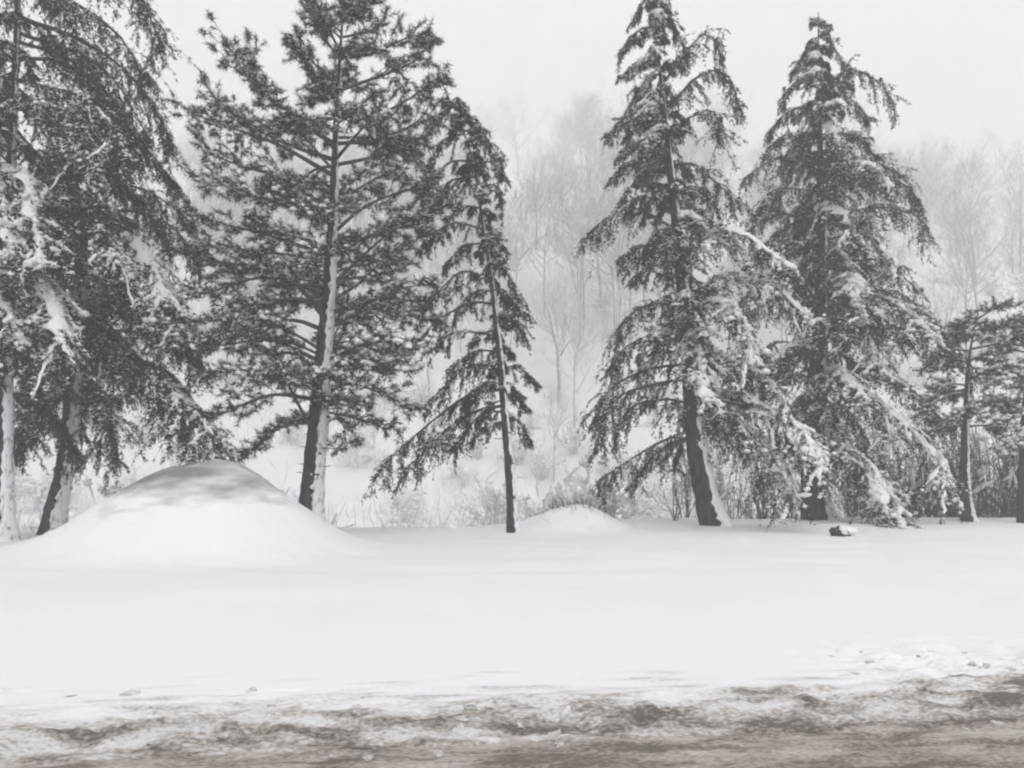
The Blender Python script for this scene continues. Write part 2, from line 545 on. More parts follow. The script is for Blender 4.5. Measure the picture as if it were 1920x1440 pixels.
def cedar_bough(root, origin, pts, snow, dens=1.0, tuft=1.0, r0=None):
    L = float(np.linalg.norm(np.diff(np.asarray(pts), axis=0), axis=1).sum())
    K = 24
    ax = spline(pts, K)
    ax[1:] += np.cumsum(rng.normal(0, .006 * L, (K - 1, 3)), 0) * np.array([.6, 1, .5])
    T = unit(np.gradient(ax, axis=0))
    up = np.array([0, 0, 1.])
    n = int(max(12, L / .082) * dens)
    t = np.clip(1 - rng.uniform(0, .92, n) ** 1.1, .07, 1)
    p0 = np.stack([np.interp(t * (K - 1), np.arange(K), ax[:, k]) for k in range(3)], 1)
    Tt = unit(np.stack([np.interp(t * (K - 1), np.arange(K), T[:, k]) for k in range(3)], 1))
    side = np.where(rng.random(n) < .5, 1., -1.)
    S = unit(np.cross(Tt, up) + 1e-4) * side[:, None]
    ln = np.clip(L * .32 * (.35 + .75 * np.sin(np.pi * np.clip(t * .80 + .12, 0, 1))) * rng.uniform(.4, 1.3, n), .15, 1.1)
    pend = rng.random(n) < .36                                     # hanging twigs below the bough
    ln = np.where(pend, ln * .6, ln)
    dirv = S * np.where(pend, .25, rng.uniform(.45, 1.0, n))[:, None] + Tt * rng.uniform(.2, 1.0, n)[:, None] + rng.normal(0, .28, (n, 3))
    dirv = unit(dirv) * np.where(pend, .55, 1.)[:, None]
    droop = np.where(pend, 1.0, rng.uniform(.25, 1.0, n))
    k = np.linspace(0, 1, 7)
    TW = p0[:, None, :] + dirv[:, None, :] * (ln[:, None] * k[None])[..., None]
    TW[:, :, 2] -= droop[:, None] * ln[:, None] * k[None] ** 1.7
    TW += np.cumsum(rng.normal(0, .014, TW.shape), 1) * (k > 0)[None, :, None]
    twR = np.repeat((.008 * (1 - k * .7))[None], n, 0)
    w = bough_wood(ax, r0 or (.014 + .010 * L), TW[:, ::3], twR[:, ::3])
    bo = w.build("bough", M["twig"], root, origin, True)
    # short side sprigs hanging off each twig
    ns = 5
    kt = rng.uniform(1.0, 6, (n, ns))
    i0_ = np.minimum(kt.astype(int), 5)
    fr = (kt - i0_)[..., None]
    ii = np.arange(n)[:, None]
    q = TW[ii, i0_] * (1 - fr) + TW[ii, i0_ + 1] * fr
    tw_d = unit(TW[:, -1] - TW[:, 0])[:, None]
    sl = (rng.uniform(.08, .26, (n, ns)) * np.clip(ln / .5, .5, 1.2)[:, None])
    sdir = unit(tw_d * .6 + unit(rng.normal(size=(n, ns, 3))) * .7 + np.array([0, 0, -.45]))
    ks = np.array([.2, .6, 1.0])
    SPt = q[:, :, None] + sdir[:, :, None] * (sl[..., None] * ks)[..., None]
    SPt[..., 2] -= .25 * sl[..., None] * ks ** 2
    Tw = unit(np.gradient(TW, axis=1))
    A = np.concatenate([SPt.reshape(-1, 3), TW[:, 1:].reshape(-1, 3)])
    At = np.concatenate([np.repeat(sdir.reshape(-1, 3), 3, 0), Tw[:, 1:].reshape(-1, 3)])
    Mn = 4
    Bp, Bt = np.repeat(A, Mn, 0), np.repeat(At, Mn, 0)
    nb = len(Bp)
    Bp = Bp + rng.normal(0, .014, (nb, 3)) - Bt * rng.uniform(0, .06, nb)[:, None]
    d = unit(Bt * .8 + unit(rng.normal(size=(nb, 3))) * .7 + np.array([0, 0, -.15]))
    f = MB()
    f.add(*blades(Bp, d, rng.uniform(.065, .135, nb) * tuft, rng.uniform(.018, .036, nb) * tuft))
    j = rng.integers(5, K, int(L * 50))
    Ap = ax[j] + rng.normal(0, .03, (len(j), 3))
    f.add(*blades(Ap, unit(T[j] * .7 + rng.normal(size=(len(j), 3)) * .6), rng.uniform(.07, .13, len(j)), rng.uniform(.015, .03, len(j))))
    tag(f.build("foliage", M["cedar"], bo, origin), kind="stuff")
    # snow: clumps draped over the sprays, and a dusting on the upper needles
    s = MB()
    patch = noise(p0[:, 0] * 1.3 + 5, p0[:, 2] * 1.3 + p0[:, 1])
    hv = (rng.random(n) < .06 + .85 * snow ** 1.2) & ~pend & (patch > .45 - 1.1 * snow)
    if hv.any():
        m = int(hv.sum())
        nr = 9
        ka = rng.uniform(0, 2.0, m)
        kb = ka + rng.uniform(1.4, 3.9, m)
        kk = np.clip(ka[:, None] + (kb - ka)[:, None] * np.linspace(0, 1, nr)[None], 0, 6)
        i1_ = np.minimum(kk.astype(int), 5)
        fr = (kk - i1_)[..., None]
        H = TW[hv]
        jj = np.arange(m)[:, None]
        Q = H[jj, i1_] * (1 - fr) + H[jj, i1_ + 1] * fr
        R = (.014 + .058 * snow ** 1.3 * rng.uniform(.3, 1.2, (m, 1))) * rng.uniform(.35, 1.45, (m, nr)) * np.sin(np.linspace(.25, math.pi - .15, nr))[None] ** .5
        R = np.maximum(R, .004)
        Q = Q + rng.normal(0, 1, Q.shape) * (.008 + .30 * R)[..., None]
        Q[:, :, 2] += .012 + R * .3
        s.add(*tubes(Q, R, 5))
        # crumbs and snow-caked needles round the clumps
        e = Q.reshape(-1, 3)
        g = rng.integers(0, len(e), int(len(e) * 2.2))
        dd = unit(rng.normal(size=(len(g), 3)) + np.array([0, 0, -.3]))
        s.add(*blades(e[g] + dd * R.reshape(-1)[g][:, None] * .6, dd, rng.uniform(.04, .10, len(g)), rng.uniform(.02, .05, len(g))))
    nl = int(L * (5 + 12 * snow))
    j = rng.integers(0, len(SPt.reshape(-1, 3)), nl)
    C = SPt.reshape(-1, 3)[j] + np.array([0, 0, .025])
    keep = noise(C[:, 0] * 1.3 + 5, C[:, 2] * 1.3 + C[:, 1]) > .35 - .8 * snow
    if keep.any():
        C = C[keep]
        s.add(*blobs(C, (.018 + .030 * snow) * rng.uniform(.6, 1.6, (len(C), 1)) * np.array([[1.2, 1.2, .8]])))
    if snow > .35:
        if snow > .66:                                # continuous saddle of snow along the bough
            i_ = np.arange(4, K)
            wd = (.06 + .26 * snow) * np.sin(np.linspace(.5, math.pi - .35, len(i_))) * rng.uniform(.4, 1.3, len(i_)) * min(1, L / 2.2) * np.clip(.75 + 1.6 * noise(np.arange(len(i_)) * .33 + rng.uniform(0, 99), 3.3), .12, 1.3)
            hd = unit(np.cross(T[i_], up) + 1e-4)
            ph = np.arange(10) / 10 * 2 * np.pi
            ca, sa = np.cos(ph)[None, :, None], np.sin(ph)[None, :, None]
            V = ax[i_][:, None] + hd[:, None] * ca * wd[:, None, None] * rng.uniform(.6, 1.35, (len(i_), 10, 1)) + up * (sa * (.03 + .035 * snow) + .05 - .45 * wd[:, None, None] * ca ** 2)
            V += rng.normal(0, .018, V.shape)
            a_ = (np.arange(len(i_) - 1)[:, None] * 10 + np.arange(10)[None]).ravel()
            b_ = (np.arange(len(i_) - 1)[:, None] * 10 + (np.arange(10)[None] + 1) % 10).ravel()
            s.add(V.reshape(-1, 3), np.concatenate([np.stack([a_, b_, b_ + 10], 1), np.stack([a_, b_ + 10, a_ + 10], 1)]))
            e = V.reshape(-1, 3)
            g = rng.integers(0, len(e), len(e) * 2)
            dd = unit(rng.normal(size=(len(g), 3)) + np.array([0, 0, -.4]))
            s.add(*blades(e[g], dd, rng.uniform(.05, .12, len(g)), rng.uniform(.02, .05, len(g))))
        m = int(L * 9)
        j = rng.integers(5, K, m)
        C = ax[j] + rng.normal(0, .03, (m, 3)) + np.array([0, 0, .02 + r0_z(L)])
        s.add(*blobs(C, (.018 + .045 * snow) * rng.uniform(.5, 1.5, (m, 1)) * np.array([[1.25, 1.25, .75]])))
        m = int(L * 12 * (snow - .2))                 # broad pads lying on the flat of the bough
        j, kq = rng.integers(0, n, m), rng.integers(1, 5, m)
        C = TW[j, kq] + np.array([0, 0, .03])
        keep = ~pend[j] & (noise(C[:, 0] * 1.1 + 5, C[:, 2] * 1.1 + C[:, 1]) > .25 - .6 * snow)
        C = C[keep]
        if len(C):
            Sz = rng.uniform(.03, .06 + .08 * snow, (len(C), 1)) * rng.uniform(.6, 1.4, (len(C), 3)) * np.array([[1.1, 1.1, .5]])
            s.add(*blobs(C, Sz))
            gg = np.repeat(np.arange(len(C)), 6)
            dd = unit(rng.normal(size=(len(gg), 3)) * np.array([1, 1, .4]) + np.array([0, 0, -.35]))
            s.add(*blades(C[gg] + dd * Sz[gg] * .7, dd, rng.uniform(.05, .12, len(gg)), rng.uniform(.025, .05, len(gg))))
    upper = np.concatenate([np.repeat((np.where(pend, .15, 1.5)[:, None] * np.clip(1.25 - kt / 5, .1, 1)).reshape(-1), 3),
                            (np.where(pend, .15, 1.5)[:, None] * np.clip(1.25 - np.arange(1, 7) / 5, .1, 1)[None]).reshape(-1)])
    q = rng.random(nb) < np.repeat(upper, Mn) * (.20 + .62 * snow) * np.clip(.62 + 1.7 * noise(Bp[:, 0] * 1.1 + 5, Bp[:, 2] * 1.1 + Bp[:, 1]), 0, 2)
    nq = int(q.sum())
    d2 = unit(d[q] * np.array([1, 1, .4]) + np.array([0, 0, .10]))
    s.add(*blades(Bp[q] + np.array([0, 0, .025]), d2, rng.uniform(.06, .115, nq) * tuft, rng.uniform(.02, .038 + .016 * snow, nq)))
    tag(s.build("snow_load", M["snow"], bo, origin, True), kind="stuff")
    return bo
def r0_z(L):
    return .012 + .004 * L

def pine_bough(root, origin, pts, snow, dens=1.0, tuft=1.0, r0=None):
    L = float(np.linalg.norm(np.diff(np.asarray(pts), axis=0), axis=1).sum())
    K = 22
    ax = spline(pts, K)
    T = unit(np.gradient(ax, axis=0))
    up = np.array([0, 0, 1.])
    n = int(max(6, L / .17) * dens)
    t = np.clip(np.linspace(.28, 1, n) + rng.normal(0, .02, n), .2, 1)
    ip = lambda A, tt: np.stack([np.interp(tt * (K - 1), np.arange(K), A[:, k]) for k in range(3)], 1)
    p0, Tt = ip(ax, t), unit(ip(T, t))
    side = np.where(np.arange(n) % 2 == 0, 1., -1.)
    S = unit(np.cross(Tt, up) + 1e-4) * side[:, None]
    ln = np.clip(L * .36 * (1.1 - .6 * t) * rng.uniform(.6, 1.3, n), .22, 1.1)
    dv = unit(S * .8 + Tt * .75 + up * rng.uniform(-.25, .35, n)[:, None] + rng.normal(0, .2, (n, 3)))
    k = np.linspace(0, 1, 7)
    TW = p0[:, None] + dv[:, None] * (ln[:, None] * k)[..., None]
    TW[:, :, 2] += (rng.uniform(-.25, .22, n) * ln)[:, None] * k[None] ** 2
    twR = np.repeat((.012 * (1 - .6 * k))[None], n, 0)
    # tertiary shoots
    TP, TD = [TW[:, -1]], [unit(TW[:, -1] - TW[:, -2])]
    sh = []
    for kk in (2, 3, 4, 5, 5):
        q = TW[:, kk]
        dd = unit(dv + rng.normal(0, .65, (n, 3)) + up * .1)
        l2 = rng.uniform(.10, .32, n)
        e = q + dd * l2[:, None]
        sh.append(np.stack([q, (q + e) / 2 + rng.normal(0, .01, (n, 3)), e], 1))
        TP.append(e)
        TD.append(dd)
    TP.append(ax[-1:]); TD.append(T[-1:])
    jj = rng.integers(int(K * .55), K, 4)
    TP.append(ax[jj] + rng.normal(0, .05, (4, 3))); TD.append(T[jj])
    sh = np.concatenate(sh)
    w = bough_wood(ax, r0 or (.020 + .012 * L), TW[:, ::2], twR[:, ::2])
    w.add(*tubes(sh, np.repeat(np.array([[.007, .005, .004]]), len(sh), 0), 3))
    bo = w.build("bough", M["twig"], root, origin, True)
    TP, TD = np.concatenate(TP), np.concatenate(TD)
    keep = rng.random(len(TP)) < .92
    TP, TD = TP[keep], TD[keep]
    Mn = 23
    Bp = np.repeat(TP, Mn, 0)
    Bt = np.repeat(TD, Mn, 0)
    nb = len(Bp)
    off = rng.uniform(-.16, .02, nb)
    d = unit(Bt * rng.uniform(.1, .9, nb)[:, None] + unit(rng.normal(size=(nb, 3))) * .9 + np.array([0, 0, -.12]))
    f = MB()
    f.add(*blades(Bp + Bt * off[:, None], d, rng.uniform(.10, .19, nb) * tuft, rng.uniform(.013, .025, nb) * tuft))
    tag(f.build("foliage", M["pine"], bo, origin), kind="stuff")
    s = MB()
    hv = rng.random(len(TP)) < .10 + .75 * snow
    if hv.any():
        C = TP[hv] - TD[hv] * .06 + np.array([0, 0, .05])
        sc = (.035 + .06 * snow) * rng.uniform(.6, 1.3, (len(C), 1)) * np.array([[1.15, 1.15, .7]])
        s.add(*blobs(C, sc))
    m = int(L * (3 + 8 * snow))
    j = rng.integers(4, K, m)
    s.add(*blobs(ax[j] + rng.normal(0, .012, (m, 3)) + np.array([0, 0, .02]) + (.012 * L * (1 - j / K))[:, None] * np.array([0, 0, 1.]), (.014 + .022 * snow) * rng.uniform(.5, 1.6, (m, 1)) * np.array([[1.5, 1.5, .7]])))
    q = rng.random(nb) < (.20 + .16 * snow) * (1 + noise(Bp[:, 0] * 1.5, Bp[:, 2] * 1.5 + Bp[:, 1]))
    s.add(*blades((Bp + Bt * off[:, None])[q] + np.array([0, 0, .02]), unit(d[q] * np.array([1, 1, .5]) + np.array([0, 0, .1])), rng.uniform(.09, .16, q.sum()) * tuft, rng.uniform(.014, .026, q.sum())))
    tag(s.build("snow_load", M["snow"], bo, origin, True), kind="stuff")
    return bo

def make_trunk(root, origin, line, r_base, r_top, crust=1.0, flare=.35, az=-.45):
    n = 150
    c = spline(line, n)
    s = np.linspace(0, 1, n)
    R = r_base * (1 - s) ** 1.25 + r_top + r_base * flare * np.exp(-s * 28)
    sides = 14
    V, Fc = tubes(c[None], R[None], sides)
    wob = 1 + .10 * fbm(np.tile(np.arange(sides), n) * .9, np.repeat(s * 40, sides), 3)
    V = np.repeat(c, sides, 0) + (V - np.repeat(c, sides, 0)) * wob[:, None]
    b = MB()
    b.add(V, Fc)
    js = rng.integers(int(n * .08), int(n * .5), 14)          # broken stubs and dead twigs
    az_ = rng.uniform(0, 2 * np.pi, 14)
    dz = np.stack([np.cos(az_), np.sin(az_), rng.uniform(-.2, .5, 14)], 1)
    ls = rng.uniform(.06, .55, 14)
    st_ = c[js][:, None] + dz[:, None] * (R[js] * .6)[:, None, None] + dz[:, None] * (ls[:, None] * np.linspace(0, 1, 4))[..., None]
    st_[:, 1:] += rng.normal(0, .015, (14, 3, 3))
    b.add(*tubes(st_, np.repeat(np.array([[.022, .016, .012, .006]]), 14, 0), 5))
    tr = b.build("trunk", M["bark"], root, origin, True)
    # wind-driven snow plastered on the windward side
    m = 11
    a = np.linspace(-1, 1, m)
    hw = (.95 + .18 * fbm(s * 16 + line[0][0], 4.2, 3) + .34 * fbm(s * 90 + line[0][0], 9.2, 3)) * (.35 + .65 * sstep(-.2, .4, crust + .4 * noise(s * 9 + line[0][0] * 3, 1.1)))
    hw = hw * (1 - .75 * sstep(.42, .72, s))
    th = crust * (.045 + .03 * noise(s * 22, 7.7 + line[0][0]) + .16 * np.exp(-s * 34)) * (1 - .5 * s) * (1 - .7 * sstep(.42, .72, s))
    ang = az + a[None] * hw[:, None] + .16 * noise(s * 25 + 9, 2)[:, None] + .10 * fbm(s[:, None] * 90, a[None] * 2 + 3, 2)
    rr = R[:, None] * (.985 - .10 * np.abs(a[None]) ** 3) + np.maximum(th, .008)[:, None] * np.sqrt(np.clip(1 - a[None] ** 2, 0, 1)) - .05 * r_base / .3 * np.maximum(fbm(s[:, None] * 55 + line[0][0], a[None] * 2.2, 3) - .18, 0)
    V = np.stack([c[:, None, 0] + rr * np.cos(ang), c[:, None, 1] + rr * np.sin(ang), np.repeat(c[:, None, 2], m, 1)], -1).reshape(-1, 3)
    q = (np.arange(n - 1)[:, None] * m + np.arange(m - 1)[None]).ravel()
    b = MB()
    b.add(V, np.stack([q, q + 1, q + m + 1, q + m], 1))
    b.build("snow_crust", M["snow" if crust > 1.5 and az > -.5 and r_base > .3 else "crust"], tr, origin, True)
    return c, R

def conifer(name, label, cat, Y, trunk_px, r_base, heroes, style, n_fill, y_lo, y_hi, group=None, crust=1.0, seed=0,
            reach_scale=.85, dens=1.0, fill_snow=.3, tuft=1.0, rise=.32, drop=.78, fill_az=None):
    global rng
    rng = np.random.default_rng(seed)
    line = np.array([P(x, y, Y) for x, y in trunk_px])
    base = line[0].copy()
    base[2] = ground_z(base[0], base[1])
    line[0][2] = min(line[0][2], base[2]) - .15
    root = empty(name, base)
    tag(root, label, cat, group)
    c, R = make_trunk(root, base, line, r_base, .012, crust)
    fn = cedar_bough if style == "cedar" else pine_bough
    zc = c[:, 2]
    def on_trunk(z):
        return np.array([np.interp(z, zc, c[:, 0]), np.interp(z, zc, c[:, 1]), z])
    hz, hr = [], []
    for h in heroes:
        pts, dY, sn = h[0], (h[1] if len(h) > 1 else rng.uniform(-.6, .6)), (h[2] if len(h) > 2 else fill_snow)
        m = len(pts)
        w = [P(x, y, Y + dY * (i / (m - 1))) for i, (x, y) in enumerate(pts)]
        st = on_trunk(w[0][2])
        w[0] = st
        fn(root, base, w, sn, dens, tuft)
        hz.append(st[2]); hr.append(max(np.hypot(q[0] - st[0], q[1] - st[1]) for q in w))
    o = np.argsort(hz)
    hz, hr = np.array(hz)[o], np.array(hr)[o]
    z0, z1 = P(0, y_lo, Y)[2], P(0, y_hi, Y)[2]
    for i in range(n_fill):
        z = z0 + (z1 - z0) * ((i + rng.uniform(0, 1)) / n_fill)
        st = on_trunk(z)
        L = np.interp(z, hz, hr) * reach_scale * rng.uniform(.6, 1.05)
        az = rng.uniform(0, 2 * np.pi) if fill_az is None else fill_az(i)
        # most of the unseen spread goes towards and away from the camera
        az = az + .35 * math.sin(2 * az) if fill_az is None else az
        d = np.array([math.cos(az), math.sin(az), 0])
        r_, dr = rise * rng.uniform(.5, 1.4), drop * rng.uniform(.6, 1.25)
        w = [st + d * L * s + np.array([0, 0, (r_ * s - dr * s * s) * L]) + rng.normal(0, .04 * L, 3) * (s > 0) * np.array([1, 1, .5]) for s in (0, .33, .68, 1.)]
        for q in w[1:]:
            q[2] = max(q[2], base[2] + .25)
        fn(root, base, w, float(np.clip(fill_snow * rng.uniform(.3, 1.9), 0, 1)), dens, tuft)
    if style == "cedar":                              # short inner boughs close to the trunk
        nin = int(n_fill * .75)
        for i in range(nin):
            z = z0 + (z1 - z0) * ((i + rng.uniform(0, 1)) / nin) ** .8
            st = on_trunk(z)
            L = min(np.interp(z, hz, hr) * .42, 1.3) * rng.uniform(.6, 1.1)
            az = rng.uniform(0, 2 * np.pi)
            d = np.array([math.cos(az), math.sin(az), 0])
            fn(root, base, [st, st + d * L * .5 + np.array([0, 0, .08 * L]), st + d * L + np.array([0, 0, -.35 * L])], fill_snow * .6, dens, tuft)
    top = c[-1]
    for i in range(1, 6):
        az = i * 1.3 + rng.uniform(0, 1)
        st = on_trunk(top[2] - .10 - .16 * i)
        L = .12 + .10 * i
        d = np.array([math.cos(az), math.sin(az), 0])
        fn(root, base, [st, st + d * L * .5 + np.array([0, 0, .08]), st + d * L + np.array([0, 0, -.03 * i])], .12, .35 + .08 * i, .8)
    return root

# --- far left, tall drooping cedar cut by the frame
conifer("cedar_tree", "tallest drooping cedar cut off by the edge, arching boughs over the mound", "cedar", 19.6,
        [(4, 1012), (7, 900), (10, 700), (15, 500), (22, 300), (30, 100), (36, -120), (42, -420)], .22, [
    ([(36, -120), (150, -90), (250, -30), (298, 70)], .3, .1),
    ([(33, -40), (120, -10), (220, 55), (296, 150)], -.3, .15),
    ([(31, 30), (150, 70), (245, 140), (302, 240)], .2, .15),
    ([(28, 110), (120, 120), (215, 190), (272, 280)], .5, .1),
    ([(27, 150), (100, 170), (170, 190), (245, 300)], -1.4, .5),
    ([(26, 200), (90, 200), (150, 220), (190, 320)], -1.8, .45),
    ([(20, 320), (60, 340), (72, 420), (78, 500)], -2.0, .8),
    ([(18, 350), (100, 355), (170, 410), (202, 490)], -1.6, .6),
    ([(20, 300), (5, 320), (12, 400), (30, 480)], -2.2, .9),
    ([(15, 440), (50, 500), (90, 560), (112, 650)], -2.0, .85),
    ([(14, 480), (-10, 520), (10, 580), (35, 640)], -2.3, .85),
    ([(13, 560), (40, 600), (60, 640), (100, 690)], -1.0, .4),
    ([(10, 690), (60, 720), (90, 760), (60, 830)], .6, .15),
    ([(12, 640), (-40, 640), (-90, 700), (-120, 760)], -.5, .4),
    ([(14, 500), (-60, 500), (-130, 560), (-150, 640)], 0, .4),
    ([(25, 180), (-60, 170), (-140, 230), (-170, 330)], 0, .3),
    ([(9, 740), (60, 750), (110, 790), (150, 850)], .8, .1)],
    "cedar", 44, 760, -380, crust=1.2, seed=101, reach_scale=.85, fill_snow=.2)

# --- second from the left, behind the mound
conifer("cedar_tree", "broad dark cedar with leaning trunk rising behind the big snow mound", "cedar", 21.2,
        [(92, 1005), (103, 960), (124, 860), (140, 700), (155, 550), (165, 420), (172, 300), (176, 170)], .27, [
    ([(176, 210), (200, 190), (230, 220), (262, 262)], .2, .15),
    ([(172, 290), (230, 280), (290, 305), (332, 350)], 0, .2),
    ([(168, 350), (250, 350), (320, 385), (362, 420)], .4, .1),
    ([(165, 410), (250, 400), (320, 430), (372, 500)], -.4, .1),
    ([(162, 440), (230, 440), (280, 500), (302, 565)], -2.0, .9),
    ([(157, 540), (220, 530), (300, 570), (348, 625)], -1.6, .6),
    ([(152, 580), (240, 570), (330, 640), (382, 690)], -.5, .15),
    ([(148, 630), (220, 640), (300, 690), (362, 770)], -1, .25),
    ([(146, 660), (240, 690), (330, 750), (425, 850)], -2.2, .62),
    ([(142, 690), (230, 720), (300, 770), (370, 850)], -1.2, .5),
    ([(140, 700), (180, 720), (210, 790), (222, 868)], .6, .05),
    ([(138, 720), (90, 740), (60, 790), (30, 840)], .2, .05),
    ([(139, 730), (180, 740), (200, 780), (175, 840)], -1.4, .15),
    ([(158, 500), (110, 510), (70, 560), (60, 640)], -.8, .4),
    ([(150, 600), (100, 610), (60, 660), (50, 740)], .6, .1),
    ([(168, 380), (120, 390), (80, 430), (60, 500)], 1, .1)],
    "cedar", 46, 770, 190, crust=1.7, seed=102, reach_scale=.85, fill_snow=.2)

# --- the pine
conifer("pine_tree", "tall bushy pine with upswept limbs and snow plastered trunk", "pine", 20.6,
        [(578, 985), (591, 850), (602, 720), (612, 600), (620, 480), (626, 360), (630, 240), (637, 120), (644, 0), (648, -70)], .31, [
    ([(629, 270), (540, 215), (460, 140), (436, 85)], .3, .1), ([(630, 240), (560, 220), (490, 170), (470, 110)], -.3, .1),
    ([(627, 330), (520, 270), (420, 235), (366, 215)], 0, .15), ([(628, 300), (540, 270), (460, 230), (410, 190)], .8, .1),
    ([(633, 190), (590, 140), (556, 100)], 0, .1), ([(637, 110), (600, 60), (580, 10)], .3, .1),
    ([(638, 100), (610, 40), (575, -20)], -.3, .1), ([(634, 160), (580, 110), (548, 70)], -.6, .1),
    ([(623, 420), (520, 380), (430, 350), (376, 335)], -1.0, .65), ([(624, 400), (540, 340), (450, 310), (395, 290)], .4, .2),
    ([(619, 480), (500, 440), (420, 420), (368, 405)], -.4, .3), ([(616, 550), (500, 520), (420, 540), (350, 560)], 0, .2),
    ([(613, 600), (540, 520), (440, 500), (362, 480)], .7, .15), ([(606, 680), (520, 640), (440, 620), (392, 640)], -.6, .3),
    ([(604, 700), (540, 660), (470, 690), (400, 700)], -1.4, .6), ([(600, 750), (510, 740), (430, 770), (380, 792)], 0, .1),
    ([(597, 790), (530, 800), (490, 830), (460, 850)], -.5, .15), ([(594, 820), (545, 730), (525, 670), (500, 640)], -.9, .3),
    ([(638, 110), (700, 100), (760, 72), (798, 62)], 0, .1), ([(635, 170), (720, 140), (785, 110), (800, 80)], .5, .1),
    ([(632, 220), (720, 210), (790, 170), (826, 150)], 0, .1), ([(630, 270), (710, 260), (780, 230), (810, 190)], -.5, .15),
    ([(628, 310), (720, 290), (790, 260), (812, 240)], .5, .2), ([(626, 370), (700, 310), (770, 300), (800, 320)], 0, .2),
    ([(622, 440), (680, 390), (750, 360), (800, 350)], -.6, .1), ([(619, 480), (700, 440), (780, 410), (836, 385)], .3, .1),
    ([(616, 540), (680, 480), (740, 430), (790, 420)], -.3, .1), ([(614, 570), (690, 520), (750, 470), (780, 450)], .5, .1),
    ([(611, 620), (690, 580), (750, 590), (810, 600)], .2, .2), ([(607, 680), (670, 650), (730, 640), (770, 650)], -1.2, .8),
    ([(605, 700), (670, 690), (720, 680), (760, 690)], -.8, .75), ([(603, 735), (660, 720), (720, 740), (775, 765)], 0, .3),
    ([(601, 770), (650, 780), (690, 790), (735, 800)], .4, .2), ([(642, 20), (670, 0), (690, -30)], 0, .1),
    ([(641, 40), (680, 30), (700, 0)], -.4, .1), ([(640, 70), (690, 60), (720, 40)], .3, .1), ([(645, -10), (620, -30), (600, -60)], 0, .1),
    ([(598, 780), (640, 790), (650, 840)], -.8, .3), ([(614, 570), (540, 560), (460, 590), (390, 600)], -.8, .3), ([(610, 620), (540, 600), (460, 640), (380, 650)], .6, .2),
    ([(616, 530), (690, 520), (750, 540), (800, 530)], -.6, .3), ([(612, 590), (680, 570), (740, 560), (790, 570)], .8, .2), ([(606, 660), (560, 630), (500, 600), (450, 570)], -1.2, .5), ([(618, 500), (560, 480), (470, 470), (400, 455)], -.9, .3)],
    "pine", 62, 800, -60, crust=1.25, seed=103, reach_scale=.76, fill_snow=.28, rise=.45, drop=.4, tuft=1.12)

# --- slim leaning cedar
conifer("cedar_tree", "slim thin-trunked cedar leaning towards the pine, boughs mostly on one side", "cedar", 21.6,
        [(963, 1000), (957, 900), (947, 780), (938, 680), (930, 600), (918, 500), (905, 420), (893, 330), (872, 255), (850, 200), (832, 166)], .145, [
    ([(845, 190), (860, 185), (880, 215)], 0, .2), ([(860, 225), (890, 220), (915, 262)], -.2, .2), ([(850, 200), (825, 215), (808, 250)], 0, .2),
    ([(868, 245), (905, 250), (937, 305)], 0, .35), ([(870, 250), (830, 260), (795, 310)], -.3, .3), ([(888, 310), (925, 305), (948, 338)], .3, .35),
    ([(885, 300), (835, 310), (790, 375)], 0, .2), ([(892, 330), (840, 345), (800, 410)], -.5, .25), ([(896, 350), (930, 350), (940, 390)], 0, .2),
    ([(900, 390), (860, 390), (835, 430)], .3, .1), ([(907, 430), (850, 420), (795, 460)], 0, .1), ([(909, 445), (935, 450), (942, 500)], 0, .2),
    ([(911, 455), (870, 460), (832, 500)], -.4, .15), ([(918, 490), (950, 515), (982, 575)], 0, .2), ([(922, 530), (870, 510), (820, 550), (788, 582)], 0, .1),
    ([(926, 570), (880, 570), (820, 600), (780, 640)], .4, .1), ([(930, 600), (960, 595), (988, 640)], 0, .2), ([(932, 630), (870, 620), (810, 640)], 0, .15),
    ([(936, 660), (890, 660), (840, 700)], -.4, .2), ([(938, 690), (880, 690), (820, 740), (800, 765)], 0, .15), ([(939, 690), (975, 690), (1008, 718)], 0, .1),
    ([(942, 730), (880, 740), (800, 800), (728, 865)], -.5, .3), ([(944, 760), (890, 770), (820, 820), (762, 880)], -.2, .2), ([(945, 770), (900, 780), (850, 840)], .4, .1),
    ([(947, 790), (910, 800), (880, 830)], 0, .1), ([(946, 775), (970, 790), (995, 830)], 0, .1), ([(943, 745), (965, 740), (985, 770)], .2, .1),
    ([(941, 720), (905, 720), (870, 780)], -.8, .2)],
    "cedar", 22, 790, 200, crust=.35, seed=104, reach_scale=.6, dens=.9, fill_snow=.32)

